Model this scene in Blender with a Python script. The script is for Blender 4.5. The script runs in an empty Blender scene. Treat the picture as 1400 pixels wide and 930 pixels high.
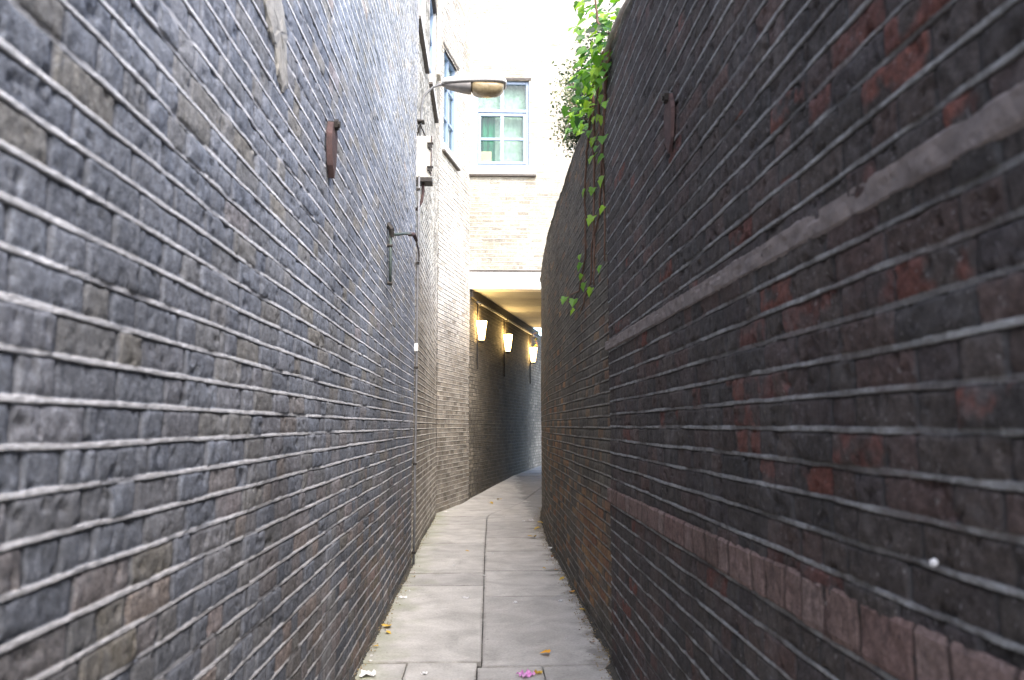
import bpy, bmesh, math, random
import numpy as np
from mathutils import Vector, Matrix

random.seed(7)
RNG = np.random.RandomState(11)
scene = bpy.context.scene
COL = scene.collection
R = math.radians

# ------------------------------------------------------------------ helpers
def tag(o, label=None, cat=None, group=None, kind=None):
    if label: o['label'] = label
    if cat: o['category'] = cat
    if group: o['group'] = group
    if kind: o['kind'] = kind
    return o

def empty(name, loc, label, cat, group=None):
    o = bpy.data.objects.new(name, None)
    COL.objects.link(o)
    o.location = loc
    o.empty_display_size = 0.1
    return tag(o, label, cat, group)

def link(name, me, mat, parent=None, smooth=False):
    if mat: me.materials.append(mat)
    o = bpy.data.objects.new(name, me)
    COL.objects.link(o)
    if smooth:
        me.polygons.foreach_set('use_smooth', [True] * len(me.polygons))
    if parent:
        o.parent = parent
        o.matrix_parent_inverse = Matrix.Translation(parent.location).inverted() if parent.type == 'EMPTY' else Matrix()
    return o

def obj(name, bm, mat, parent=None, smooth=False):
    me = bpy.data.meshes.new(name)
    bmesh.ops.recalc_face_normals(bm, faces=bm.faces[:])
    bm.to_mesh(me); bm.free()
    return link(name, me, mat, parent, smooth)

def box(bm, x0, x1, y0, y1, z0, z1, bev=0.0, seg=2):
    t = bmesh.new()
    bmesh.ops.create_cube(t, size=1)
    for v in t.verts:
        v.co = Vector((x0 + (v.co.x + .5) * (x1 - x0), y0 + (v.co.y + .5) * (y1 - y0), z0 + (v.co.z + .5) * (z1 - z0)))
    if bev:
        bmesh.ops.bevel(t, geom=t.edges[:], offset=bev, segments=seg, affect='EDGES', profile=.6)
    merge(bm, t)

def merge(bm, t, M=None):
    me = bpy.data.meshes.new('tmp')
    if M is not None: t.transform(M)
    t.to_mesh(me); t.free()
    bm.from_mesh(me)
    bpy.data.meshes.remove(me)

def tube(bm, pts, r, n=8, cap=True):
    pts = [Vector(p) for p in pts]
    rs = r if isinstance(r, (list, tuple)) else [r] * len(pts)
    up = Vector((0, 0, 1))
    rings = []
    prev = None
    for i, p in enumerate(pts):
        d = (pts[min(i + 1, len(pts) - 1)] - pts[max(i - 1, 0)]).normalized()
        if prev is None:
            a = d.orthogonal().normalized()
        else:
            a = (prev - d * prev.dot(d)).normalized()
        prev = a
        b = d.cross(a)
        rings.append([bm.verts.new(p + (a * math.cos(2 * math.pi * k / n) + b * math.sin(2 * math.pi * k / n)) * rs[i]) for k in range(n)])
    for q in range(len(rings) - 1):
        for k in range(n):
            bm.faces.new((rings[q][k], rings[q][(k + 1) % n], rings[q + 1][(k + 1) % n], rings[q + 1][k]))
    if cap:
        bm.faces.new(rings[0][::-1]); bm.faces.new(rings[-1])

def lathe(bm, prof, c, n=20):
    rings = []
    for r, z in prof:
        rings.append([bm.verts.new((c[0] + r * math.cos(2 * math.pi * k / n), c[1] + r * math.sin(2 * math.pi * k / n), c[2] + z)) for k in range(n)])
    for q in range(len(rings) - 1):
        for k in range(n):
            bm.faces.new((rings[q][k], rings[q][(k + 1) % n], rings[q + 1][(k + 1) % n], rings[q + 1][k]))
    bm.faces.new(rings[0][::-1]); bm.faces.new(rings[-1])

# ------------------------------------------------------------------ noise
def _hash(x, y, s):
    with np.errstate(over='ignore'):
        h = (x.astype(np.int64).astype(np.uint32) * np.uint32(374761393) + y.astype(np.int64).astype(np.uint32) * np.uint32(668265263) + np.uint32(s * 2246822519 & 0xffffffff))
        h = (h ^ (h >> np.uint32(13))) * np.uint32(1274126177)
        h = h ^ (h >> np.uint32(16))
    return h.astype(np.float64) / 4294967295.0

def vnoise(x, y, s=0):
    x, y = np.broadcast_arrays(np.asarray(x, float), np.asarray(y, float))
    xi = np.floor(x); yi = np.floor(y); fx = x - xi; fy = y - yi
    fx = fx * fx * (3 - 2 * fx); fy = fy * fy * (3 - 2 * fy)
    a = _hash(xi, yi, s); b = _hash(xi + 1, yi, s); c = _hash(xi, yi + 1, s); d = _hash(xi + 1, yi + 1, s)
    return (a + (b - a) * fx) * (1 - fy) + (c + (d - c) * fx) * fy

def fbm(x, y, s=0, o=4):
    t = 0; a = .5; n = 0
    for i in range(o):
        t = t + a * vnoise(x, y, s + i * 17); n += a
        x = np.asarray(x) * 2.03 + 5.1; y = np.asarray(y) * 2.03 + 3.7; a *= .55
    return t / n

def sstep(a, b, x):
    t = np.clip((x - a) / (b - a), 0, 1)
    return t * t * (3 - 2 * t)

# ------------------------------------------------------------------ materials
def newmat(name):
    m = bpy.data.materials.new(name); m.use_nodes = True
    nt = m.node_tree
    b = nt.nodes['Principled BSDF']
    return m, nt, b

def N(nt, t, **kw):
    n = nt.nodes.new(t)
    for k, v in kw.items():
        if k.startswith('i_'):
            n.inputs[k[2:].replace('_', ' ')].default_value = v
        else:
            setattr(n, k, v)
    return n

def noise(nt, scale, detail=4, rough=.6, vec=None, dist=0):
    n = N(nt, 'ShaderNodeTexNoise')
    n.inputs['Scale'].default_value = scale; n.inputs['Detail'].default_value = detail
    n.inputs['Roughness'].default_value = rough; n.inputs['Distortion'].default_value = dist
    if vec is None:
        tc = nt.nodes.get('TC') or N(nt, 'ShaderNodeTexCoord', name='TC')
        vec = tc.outputs['Object']
    nt.links.new(vec, n.inputs['Vector'])
    return n.outputs['Fac']

def ramp(nt, fac, stops, interp='LINEAR'):
    r = N(nt, 'ShaderNodeValToRGB')
    r.color_ramp.interpolation = interp
    e = r.color_ramp.elements
    while len(e) > 1: e.remove(e[-1])
    def c4(c): return (*c, 1) if isinstance(c, (tuple, list)) else (c, c, c, 1)
    e[0].position = stops[0][0]; e[0].color = c4(stops[0][1])
    for p, c in stops[1:]:
        q = e.new(p); q.color = c4(c)
    nt.links.new(fac, r.inputs['Fac'])
    return r.outputs['Color']

def mix(nt, fac, a, b, mode='MIX'):
    m = N(nt, 'ShaderNodeMix', data_type='RGBA', blend_type=mode)
    def put(s, v):
        if isinstance(v, (int, float)): s.default_value = v
        elif isinstance(v, tuple): s.default_value = (*v, 1)
        else: nt.links.new(v, s)
    put(m.inputs[0], fac); put(m.inputs[6], a); put(m.inputs[7], b)
    return m.outputs[2]

def mth(nt, op, a, b=None):
    m = N(nt, 'ShaderNodeMath', operation=op)
    for i, v in enumerate((a, b)):
        if v is None: continue
        if isinstance(v, (int, float)): m.inputs[i].default_value = v
        else: nt.links.new(v, m.inputs[i])
    return m.outputs[0]

def attr(nt, name):
    return N(nt, 'ShaderNodeAttribute', attribute_name=name).outputs['Fac']

def bump(nt, b, h, dist=.003, strength=.6):
    n = N(nt, 'ShaderNodeBump'); n.inputs['Distance'].default_value = dist; n.inputs['Strength'].default_value = strength
    nt.links.new(h, n.inputs['Height']); nt.links.new(n.outputs['Normal'], b.inputs['Normal'])

def brick_mat(name, tones, alt, mortar, perp, soot=(.02, .02, .022), sootamt=.5, pale=(.3, .3, .3), paleamt=.25, mortarvar=.5, streak=.0, zgrad=None, speck=.35, wearlim=(.28, .42)):
    m, nt, b = newmat(name)
    col = ramp(nt, attr(nt, 'tone'), [(i / max(1, len(tones) - 1), c) for i, c in enumerate(tones)])
    col = mix(nt, attr(nt, 'alt'), col, ramp(nt, attr(nt, 'tone'), [(0, alt[0]), (1, alt[1])]))
    f1 = noise(nt, 42, 6, .68)
    col = mix(nt, 1.0, col, ramp(nt, f1, [(.25, .40), (.52, 1.0), (.75, 1.45)]), 'MULTIPLY')
    col = mix(nt, 1.0, col, ramp(nt, noise(nt, 170, 3, .7), [(.3, .62), (.5, 1.0), (.7, 1.4)]), 'MULTIPLY')
    col = mix(nt, ramp(nt, noise(nt, 85, 2, .5), [(.66, 0.0), (.72, speck)]), col, pale)
    # pale lime bloom and soot patches
    f2 = noise(nt, 7, 5, .62, dist=.6)
    col = mix(nt, ramp(nt, f2, [(.52, 0.0), (.75, paleamt)]), col, pale)
    f3 = noise(nt, 19, 6, .7)
    col = mix(nt, ramp(nt, f3, [(.54, 0.0), (.70, sootamt)]), col, soot)
    f4 = noise(nt, 1.1, 4, .6)
    mo = mix(nt, ramp(nt, noise(nt, 26, 5, .7), [(.35, 0.0), (.7, 1.0)]), tuple(c * (1 - mortarvar) for c in mortar), mortar)
    pe = mix(nt, ramp(nt, noise(nt, 30, 5, .7), [(.35, 0.0), (.7, 1.0)]), tuple(c * .4 for c in perp), perp)
    col = mix(nt, mth(nt, 'MULTIPLY', attr(nt, 'perp'), .8), col, pe)
    wear = ramp(nt, noise(nt, 9, 5, .75), [(wearlim[0], .40), (wearlim[1], 1.0)])
    col = mix(nt, mth(nt, 'MULTIPLY', attr(nt, 'mort'), wear), col, mo)
    col = mix(nt, attr(nt, 'gap'), col, soot)  # shadow line below each bed joint, tinted with the soot colour
    col = mix(nt, 1.0, col, ramp(nt, f4, [(.3, .72), (.7, 1.18)]), 'MULTIPLY')
    if zgrad:  # height tint: grime low down, skylight brightness painted in higher up
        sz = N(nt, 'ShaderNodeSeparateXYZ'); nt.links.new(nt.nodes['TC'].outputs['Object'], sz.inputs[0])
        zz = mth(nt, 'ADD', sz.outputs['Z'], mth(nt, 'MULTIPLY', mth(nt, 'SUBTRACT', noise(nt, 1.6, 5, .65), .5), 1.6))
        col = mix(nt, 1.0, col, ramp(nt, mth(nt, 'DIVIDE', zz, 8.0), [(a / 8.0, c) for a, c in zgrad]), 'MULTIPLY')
    if streak:
        tc = nt.nodes['TC']; mp = N(nt, 'ShaderNodeMapping'); mp.inputs['Scale'].default_value = (5, 5, .28)
        nt.links.new(tc.outputs['Object'], mp.inputs['Vector'])
        s = noise(nt, 1, 5, .65, vec=mp.outputs['Vector'])
        col = mix(nt, ramp(nt, s, [(.53, 0.0), (.72, streak)]), col, pale)
    nt.links.new(col, b.inputs['Base Color'])
    b.inputs['Roughness'].default_value = .9
    b.inputs['Specular IOR Level'].default_value = .25
    h = mth(nt, 'ADD', noise(nt, 140, 5, .7), mth(nt, 'MULTIPLY', noise(nt, 45, 4, .65), 1.4))
    bump(nt, b, h, .0032, .7)
    return m

def plain(name, c1, c2, scale=12, rough=.7, metal=0, bumpd=.0015, spec=.4):
    m, nt, b = newmat(name)
    f = noise(nt, scale, 6, .65)
    nt.links.new(ramp(nt, f, [(.3, c1), (.7, c2)]), b.inputs['Base Color'])
    b.inputs['Roughness'].default_value = rough; b.inputs['Metallic'].default_value = metal
    b.inputs['Specular IOR Level'].default_value = spec
    if bumpd: bump(nt, b, noise(nt, scale * 9, 4, .6), bumpd, .6)
    return m

M = {}
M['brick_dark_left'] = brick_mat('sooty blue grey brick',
    [(.142, .158, .192), (.176, .195, .232), (.150, .164, .194), (.205, .222, .257), (.160, .175, .205), (.210, .200, .180), (.176, .192, .226)],
    [(.20, .18, .135), (.36, .27, .25)], (.76, .76, .78), (.20, .21, .235), sootamt=.35, pale=(.36, .375, .41), paleamt=.42, streak=.32, soot=(.045, .047, .053), mortarvar=.3,
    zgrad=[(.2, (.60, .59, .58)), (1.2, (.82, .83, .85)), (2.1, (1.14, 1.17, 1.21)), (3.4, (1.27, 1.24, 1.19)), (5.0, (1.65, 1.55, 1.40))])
M['brick_dark_right'] = brick_mat('sooty purple black brick',
    [(.052, .045, .045), (.066, .057, .056), (.045, .042, .043), (.084, .069, .065), (.058, .052, .050), (.095, .063, .058), (.058, .052, .055), (.078, .057, .053)],
    [(.16, .06, .046), (.105, .052, .048)], (.40, .41, .42), (.09, .09, .095), soot=(.02, .02, .021), sootamt=.45, pale=(.22, .21, .215), paleamt=.30, streak=.16, speck=.6, wearlim=(.36, .56))
M['brick_brown_right'] = brick_mat('brown grey brick',
    [(.085, .077, .066), (.12, .108, .092), (.07, .066, .06), (.145, .13, .11), (.095, .088, .078), (.15, .115, .084)],
    [(.30, .185, .095), (.22, .11, .07)], (.32, .305, .28), (.12, .112, .10), soot=(.034, .031, .028), sootamt=.5, pale=(.2, .19, .17), paleamt=.3, streak=.16)
M['brick_yellow'] = brick_mat('pale yellow stock brick',
    [(.44, .40, .325), (.50, .46, .38), (.37, .345, .30), (.52, .475, .39), (.43, .405, .355), (.45, .385, .285), (.30, .285, .26)],
    [(.225, .212, .18), (.345, .315, .25)], (.68, .66, .61), (.60, .58, .53), soot=(.28, .26, .23), sootamt=.5, pale=(.6, .56, .5), paleamt=.4, mortarvar=.25)
M['brick_stock_side'] = brick_mat('weathered stock brick',
    [(.54, .51, .45), (.61, .575, .505), (.47, .45, .41), (.64, .60, .52), (.56, .53, .475), (.59, .53, .43), (.50, .48, .44)],
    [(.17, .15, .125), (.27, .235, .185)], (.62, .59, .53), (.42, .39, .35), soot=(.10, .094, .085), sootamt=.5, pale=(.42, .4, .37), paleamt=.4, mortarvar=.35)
M['brick_passage'] = brick_mat('sooted brick with painted daylight',
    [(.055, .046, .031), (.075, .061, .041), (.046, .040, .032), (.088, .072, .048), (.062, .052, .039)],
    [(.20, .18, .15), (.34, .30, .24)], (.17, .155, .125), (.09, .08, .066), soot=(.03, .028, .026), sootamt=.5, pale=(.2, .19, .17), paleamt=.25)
M['stone_band'] = plain('weathered pinkish stone', (.12, .105, .105), (.24, .205, .195), 14, .85, 0, .003)
M['red_band'] = brick_mat('worn pinkish red brick', [(.145, .10, .09), (.185, .13, .12), (.155, .10, .093), (.21, .16, .15)], [(.2, .12, .1), (.15, .08, .07)],
    (.15, .12, .11), (.07, .055, .052), soot=(.03, .025, .025), sootamt=.7, pale=(.25, .2, .18), paleamt=.35)
M['render_patch'] = plain('cream lime mortar', (.30, .29, .265), (.47, .455, .42), 18, .9, 0, .006)
M['rust'] = plain('rusty iron', (.045, .03, .03), (.115, .07, .066), 25, .85, .2, .003)
M['dark_iron'] = plain('dark iron', (.02, .02, .02), (.05, .042, .036), 30, .6, .4)
M['green_iron'] = plain('green painted iron', (.03, .045, .042), (.085, .11, .10), 30, .6, .1)
M['grey_pipe'] = plain('weathered galvanised steel', (.11, .11, .115), (.22, .225, .235), 30, .55, .3)
M['cream_paint'] = plain('cream painted steel', (.40, .385, .33), (.50, .485, .43), 9, .5, 0, .0005)
M['white_paint'] = plain('white painted concrete', (.74, .73, .69), (.83, .82, .78), 4, .7, 0, .001)
M['sill_stone'] = plain('pale sill stone', (.55, .53, .5), (.70, .68, .64), 8, .8, 0, .002)
M['lead_shade'] = plain('dark lead', (.06, .055, .05), (.12, .105, .095), 20, .8)  # window heads, and the dark strips that paint in shade
M['frame_blue'] = plain('pale blue grey window paint', (.21, .28, .39), (.26, .33, .45), 6, .45, 0, .0004)
M['canopy'] = plain('pale grey lamp canopy', (.60, .60, .57), (.74, .74, .71), 8, .45, 0, .0005)
M['lampbody'] = plain('grey die cast lamp body', (.16, .15, .145), (.26, .245, .235), 14, .5, .1)
M['ceiling_paint'] = plain('cream painted ceiling board', (.27, .275, .275), (.39, .395, .40), 1.3, .8, 0, .002)
M['top_shade'] = plain('dark wall top shade', (.02, .018, .016), (.045, .04, .034), 10, .7)  # colour of the painted shade along the passage wall top
M['wood_stem'] = plain('reddish brown ivy wood', (.10, .055, .04), (.21, .125, .09), 22, .85, 0, .003)
M['pale_wood'] = plain('pale barkless ivy trunk', (.24, .20, .17), (.42, .37, .32), 16, .85, 0, .004)
M['coping'] = plain('mossy cement fillet', (.07, .065, .055), (.15, .14, .12), 12, .95, 0, .006)
M['paper'] = plain('crumpled white paper', (.62, .61, .62), (.82, .82, .82), 20, .8)
M['pink_paper'] = plain('pink and purple paper', (.60, .16, .50), (.75, .45, .72), 14, .7)
M['leaf_yellow'] = plain('yellow dead leaf', (.50, .30, .03), (.62, .45, .10), 30, .7)
M['leaf_orange'] = plain('orange dead leaf', (.60, .24, .02), (.72, .38, .04), 30, .7)
M['leaf_brown'] = plain('brown dead leaf', (.14, .07, .03), (.28, .15, .07), 30, .8)
M['plastic_white'] = plain('white plastic', (.7, .7, .68), (.8, .8, .78), 10, .5, 0, 0)

def leaf_mat(name, stops, trans=.45):
    m, nt, b = newmat(name)
    c = ramp(nt, attr(nt, 'tone'), stops)
    nt.links.new(c, b.inputs['Base Color']); b.inputs['Roughness'].default_value = .42
    t = N(nt, 'ShaderNodeBsdfTranslucent'); nt.links.new(mix(nt, 1.0, c, (1.3, 1.5, .6), 'MULTIPLY'), t.inputs['Color'])
    mx = N(nt, 'ShaderNodeMixShader'); mx.inputs[0].default_value = trans
    nt.links.new(b.outputs[0], mx.inputs[1]); nt.links.new(t.outputs[0], mx.inputs[2])
    nt.links.new(mx.outputs[0], nt.nodes['Material Output'].inputs['Surface'])
    return m
M['ivy_leaf'] = leaf_mat('glossy green ivy leaf', [(0, (.014, .042, .010)), (.35, (.032, .10, .012)), (.7, (.11, .27, .016)), (1, (.27, .44, .025))], .35)
M['bush_leaf'] = leaf_mat('small shrub leaf', [(0, (.010, .022, .012)), (.45, (.024, .048, .020)), (.75, (.085, .115, .055)), (1, (.34, .34, .22))], .25)

def glass_mat(ior=1.5):
    m, nt, b = newmat('window glass')
    t = N(nt, 'ShaderNodeBsdfTransparent'); t.inputs['Color'].default_value = (.86, .93, .9, 1)
    g = N(nt, 'ShaderNodeBsdfGlossy'); g.inputs['Roughness'].default_value = .03
    f = N(nt, 'ShaderNodeFresnel'); f.inputs['IOR'].default_value = ior
    mx = N(nt, 'ShaderNodeMixShader')
    nt.links.new(f.outputs[0], mx.inputs[0]); nt.links.new(t.outputs[0], mx.inputs[1]); nt.links.new(g.outputs[0], mx.inputs[2])
    nt.links.new(mx.outputs[0], nt.nodes['Material Output'].inputs['Surface'])
    return m
M['glass'] = glass_mat()
M['glass_side'] = glass_mat(1.18)

def curtain_mat(name, c1, c2, scale):
    m, nt, b = newmat(name)
    f = noise(nt, scale, 4, .6, dist=1.5)
    c = ramp(nt, f, [(.35, c1), (.62, c2)])
    nt.links.new(c, b.inputs['Base Color']); b.inputs['Roughness'].default_value = .9
    return m
M['reflection_net'] = curtain_mat('patterned pale green net', (.16, .27, .20), (.40, .52, .43), 16)
M['green_curtain'] = curtain_mat('green curtain', (.008, .11, .055), (.02, .19, .10), 6)
M['pale_blind'] = curtain_mat('pale blind', (.72, .77, .80), (.82, .86, .88), 3)
M['card'] = plain('cream card', (.36, .29, .17), (.45, .38, .25), 8, .8)

def bowl_mat():
    m, nt, b = newmat('yellowed lamp bowl')
    b.inputs['Base Color'].default_value = (.50, .38, .20, 1); b.inputs['Roughness'].default_value = .25
    b.inputs['Transmission Weight'].default_value = .25
    f = noise(nt, 18, 3, .6)
    nt.links.new(ramp(nt, f, [(.3, (.25, .19, .10)), (.7, (.42, .33, .19))]), b.inputs['Base Color'])
    return m
M['bowl'] = bowl_mat()

def glow_mat():
    m, nt, b = newmat('lit opal glass')
    b.inputs['Base Color'].default_value = (.9, .85, .7, 1)
    b.inputs['Emission Color'].default_value = (1, .66, .26, 1)
    f = noise(nt, 6, 2, .5)
    s = N(nt, 'ShaderNodeMapRange'); s.inputs['To Min'].default_value = 34.0; s.inputs['To Max'].default_value = 42.0
    nt.links.new(f, s.inputs['Value']); nt.links.new(s.outputs[0], b.inputs['Emission Strength'])
    return m
M['glow'] = glow_mat()

def slab_mat():
    m, nt, b = newmat('worn york stone')
    col = ramp(nt, attr(nt, 'tone'), [(0, (.42, .41, .395)), (.5, (.47, .46, .44)), (1, (.51, .497, .472))])
    col = mix(nt, 1.0, col, ramp(nt, noise(nt, 3.2, 6, .62, dist=.5), [(.3, .72), (.7, 1.2)]), 'MULTIPLY')
    col = mix(nt, 1.0, col, ramp(nt, noise(nt, 60, 5, .7), [(.3, .8), (.7, 1.15)]), 'MULTIPLY')
    col = mix(nt, ramp(nt, noise(nt, 24, 4, .7), [(.62, 0.0), (.72, .55)]), col, (.1, .095, .09))
    # pale chewing-gum like blots
    v = N(nt, 'ShaderNodeTexVoronoi'); v.inputs['Scale'].default_value = 6; nt.links.new(nt.nodes['TC'].outputs['Object'], v.inputs['Vector'])
    d = mth(nt, 'ADD', v.outputs['Distance'], mth(nt, 'MULTIPLY', noise(nt, 30, 3, .6), .12))
    col = mix(nt, ramp(nt, d, [(.10, .55), (.15, 0.0)]), col, (.46, .45, .44))
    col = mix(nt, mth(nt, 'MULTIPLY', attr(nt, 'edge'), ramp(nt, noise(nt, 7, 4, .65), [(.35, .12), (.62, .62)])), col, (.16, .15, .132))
    # algae by the left wall
    sx = N(nt, 'ShaderNodeSeparateXYZ'); nt.links.new(nt.nodes['TC'].outputs['Object'], sx.inputs[0])
    edge = mth(nt, 'ADD', sx.outputs['X'], mth(nt, 'MULTIPLY', mth(nt, 'SUBTRACT', noise(nt, 4, 5, .65), .5), .9))
    col = mix(nt, ramp(nt, mth(nt, 'ADD', edge, 1.0), [(.22, .60), (.52, 0.0)]), col, (.25, .275, .165))
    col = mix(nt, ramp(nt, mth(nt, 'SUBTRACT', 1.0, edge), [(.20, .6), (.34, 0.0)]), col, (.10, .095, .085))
    nt.links.new(col, b.inputs['Base Color']); b.inputs['Roughness'].default_value = .62
    b.inputs['Specular IOR Level'].default_value = .4
    bump(nt, b, mth(nt, 'ADD', noise(nt, 70, 5, .7), mth(nt, 'MULTIPLY', noise(nt, 9, 4, .6), 2.5)), .004, .6)
    return m
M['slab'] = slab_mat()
M['grit'] = plain('dark gritty earth', (.03, .028, .024), (.075, .07, .06), 40, .95, 0, .006)
M['debris'] = plain('dry leaf crumbs', (.10, .07, .035), (.40, .32, .18), 60, .9, 0, 0)
M['roofing'] = plain('grey roofing felt', (.10, .10, .10), (.16, .16, .16), 5, .9)

# ------------------------------------------------------------------ brick walls
def frame(path):
    P = np.array(path, float); d = np.diff(P, axis=0); L = np.hypot(d[:, 0], d[:, 1])
    return P, d / L[:, None], np.concatenate([[0], np.cumsum(L)])

def geo_steps(y0, y1, ratio, lo=.008, hi=.05):
    s = [y0]
    while s[-1] < y1 - 1e-6:
        s.append(min(y1, s[-1] + min(hi, max(lo, ratio * abs(s[-1])))))
    return s

FULL = [-.0165, -.0125, -.0095, -.0070, -.0056, -.003, 0, .003, .0052, .0075, .011, .017, .025, .033, .041, .049]
MID = [-.0150, -.0105, -.0068, -.0040, .0, .0046, .0080, .016, .028, .042]
LOW = [-.013, -.0075, -.0045, .0045, .0075, .018, .034]

def brick_grid(name, mat, path, side, svals, zsteps, course, z_ref, z0, thick, seed, parent=None, proud=.005, rough=1.0,
               altfn=None, ztop=None, holes=(), hp=.45, wob=.0032, bulge=.012, gapamt=1.0, ero=(.58, .72), thick_k=1.0):
    """One brick wall as a displaced sheet with real joints. path: plan polyline; side: +1 if the face looks to the left of travel."""
    P, D, S0 = frame(path)
    sv = np.array(sorted(set(np.round(svals, 4)) | set(np.round([h for q in holes for h in q[:2]], 4))))
    sv = sv[(sv >= -1e-6) & (sv <= S0[-1] + 1e-6)]
    seg = np.clip(np.searchsorted(S0, sv, 'right') - 1, 0, len(D) - 1)
    bx = P[seg, 0] + D[seg, 0] * (sv - S0[seg]); by = P[seg, 1] + D[seg, 1] * (sv - S0[seg])
    nx = -D[seg, 1] * side; ny = D[seg, 0] * side
    ks, offs = [], []
    z1 = zsteps[-1][0]
    k = int(math.floor((z0 - z_ref) / course))
    while z_ref + k * course < z1:
        zz = z_ref + k * course
        pat = next(p for lim, p in zsteps if zz < lim)
        for o in pat:
            ks.append(k); offs.append(o)
        k += 1
    ks = np.array(ks); offs = np.array(offs)
    nr, nc = len(ks), len(sv)
    S = np.broadcast_to(sv[None, :], (nr, nc)); K = np.broadcast_to(ks[:, None], (nr, nc)); O = np.broadcast_to(offs[:, None], (nr, nc))
    thk = thick_k * (.55 + .75 * fbm(S * 9 + K * 7.3, K * 3.1, seed + 1, 3) + .35 * (fbm(S * 55 + K * 7.3, K * 3.1 + np.sign(O) * 2.7, seed + 21, 2) - .3))
    near = np.clip(1 - np.abs(O) / .016, 0, 1)
    O2 = O * (1 + (thk - 1) * sstep(0, .6, near))
    Z = z_ref + K * course + O2 + wob * 2 * (fbm(S * 1.7, K * .8 + 50, seed + 2, 2) - .5) + wob * .7 * (vnoise(S * 11, K * 5.7, seed + 3) - .5)
    # perpends
    nb = K - (O < -.0062)                                             # course the brick face belongs to
    dist = np.full((nr, nc), 9.0); tone = np.zeros((nr, nc)); rnd = np.zeros((nr, nc)); rnd2 = np.zeros((nr, nc)); bu = np.zeros((nr, nc))
    smax = sv[-1]
    for kk in np.unique(nb):
        rs = np.random.RandomState((int(kk) + 1000) * 31 + seed)
        n = int(smax / .15) + 12
        L = np.where(rs.rand(n) < hp, .116, .232) + rs.uniform(-.008, .008, n)
        j = np.cumsum(L) - rs.uniform(.2, .6)
        r1, r2, r3 = rs.rand(n + 1), rs.rand(n + 1), rs.rand(n + 1)
        msk = nb == kk
        s = S[msk]
        i = np.clip(np.searchsorted(j, s), 1, n - 1)
        a = s - j[i - 1]; b = j[i] - s
        dist[msk] = np.minimum(a, b); tone[msk] = r1[i]; rnd[msk] = r2[i]; rnd2[msk] = r3[i]; bu[msk] = (a - b)
    step = np.gradient(sv)[None, :]
    pw = .0035 + .003 * vnoise(S * 8, K * 9.1, seed + 5)
    soft = np.maximum(.003, step * .6)
    perp = 1 - sstep(pw - .001, pw + soft, dist)
    inbed = (O > -.0063) & (O < .0058)
    bed = inbed.astype(float)
    gap = ((O <= -.0063) & (O >= -.0112)).astype(float) * gapamt
    round_ = sstep(0, .012, dist) * .75 + .25 * sstep(0, .025, dist)
    v = np.abs(O); vr = sstep(.006, .018, np.minimum(v, np.abs(course - v)))
    body = (rnd - .5) * .0055 + (rnd2 - .5) * .035 * bu * .5
    body = body + (fbm(S * 46, Z * 46, seed + 7, 4) - .5) * .0060 * rough + (fbm(S * 11, Z * 13, seed + 8, 3) - .5) * .0035 * rough
    pit = sstep(.66, .80, fbm(S * 24 + 9, Z * 30, seed + 9, 3)) * .0065 * rough
    h = (body - pit) - (1 - round_ * vr) * .0022 - perp * .0032
    hbed = proud * (.35 + 1.0 * fbm(S * 13, K * 4.4, seed + 11, 3)) + (fbm(S * 50, O * 160 + K * 5.3, seed + 12, 3) - .5) * .0030
    erode = sstep(ero[0], ero[1], fbm(S * 3.1 + 3, K * 2.3, seed + 13, 4))
    hbed = hbed - erode * .004
    h = np.where(inbed, hbed, h) - gap * .0040 * (.4 + vnoise(S * 14, K * 3.3, seed + 14))
    h = h + bulge * 2 * (fbm(S * .55, Z * .55, seed + 15, 2) - .5)
    mort = bed * (1 - .6 * erode)
    alt = np.zeros((nr, nc)) if altfn is None else altfn(bx[None, :] + 0 * Z, by[None, :] + 0 * Z, Z, rnd2) * (1 - bed)
    Z = np.maximum(Z, z0)
    zt = z1 if ztop is None else ztop(by)[None, :]
    over = Z > zt
    Z = np.minimum(Z, zt)
    h = np.where(over, h * 0 - .004, h)
    X = bx[None, :] + nx[None, :] * h; Y = by[None, :] + ny[None, :] * h
    # back of the wall
    Xb = np.broadcast_to(bx - nx * thick, (2, nc)); Yb = np.broadcast_to(by - ny * thick, (2, nc))
    Zb = np.stack([Z[-1], np.full(nc, z0)])
    X = np.vstack([X, Xb]); Y = np.vstack([Y, Yb]); Zf = np.vstack([Z, Zb])
    def ext(a): return np.vstack([a, np.zeros((2, nc))])
    co = np.stack([X, Y, Zf], -1).reshape(-1, 3)
    r_, c_ = np.meshgrid(np.arange(nr + 1), np.arange(nc - 1), indexing='ij')
    i0 = r_ * nc + c_
    quads = np.stack([i0, i0 + 1, i0 + nc + 1, i0 + nc], -1)
    if side < 0: quads = quads[..., ::-1]
    keep = np.ones(quads.shape[:2], bool)
    for (a, b_, lo, hi) in holes:
        cs = (sv[:-1] + sv[1:]) / 2
        zr = z_ref + ks * course + offs
        keep[:nr - 1, :] &= ~((cs[None, :] > a) & (cs[None, :] < b_) & (zr[:-1, None] > lo) & (zr[1:, None] < hi))
    quads = quads[keep]
    me = bpy.data.meshes.new(name)
    # end caps
    capA = [r * nc for r in range(nr + 2)]; capB = [r * nc + nc - 1 for r in range(nr + 2)]
    nq = len(quads)
    loops = np.concatenate([quads.reshape(-1), np.array(capA[::-1] if side > 0 else capA), np.array(capB if side > 0 else capB[::-1])])
    starts = np.concatenate([np.arange(nq) * 4, [nq * 4, nq * 4 + len(capA)]])
    tot = np.concatenate([np.full(nq, 4), [len(capA), len(capB)]])
    me.vertices.add(len(co)); me.vertices.foreach_set('co', co.reshape(-1).astype(np.float32))
    me.loops.add(len(loops)); me.loops.foreach_set('vertex_index', loops.astype(np.int32))
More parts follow.
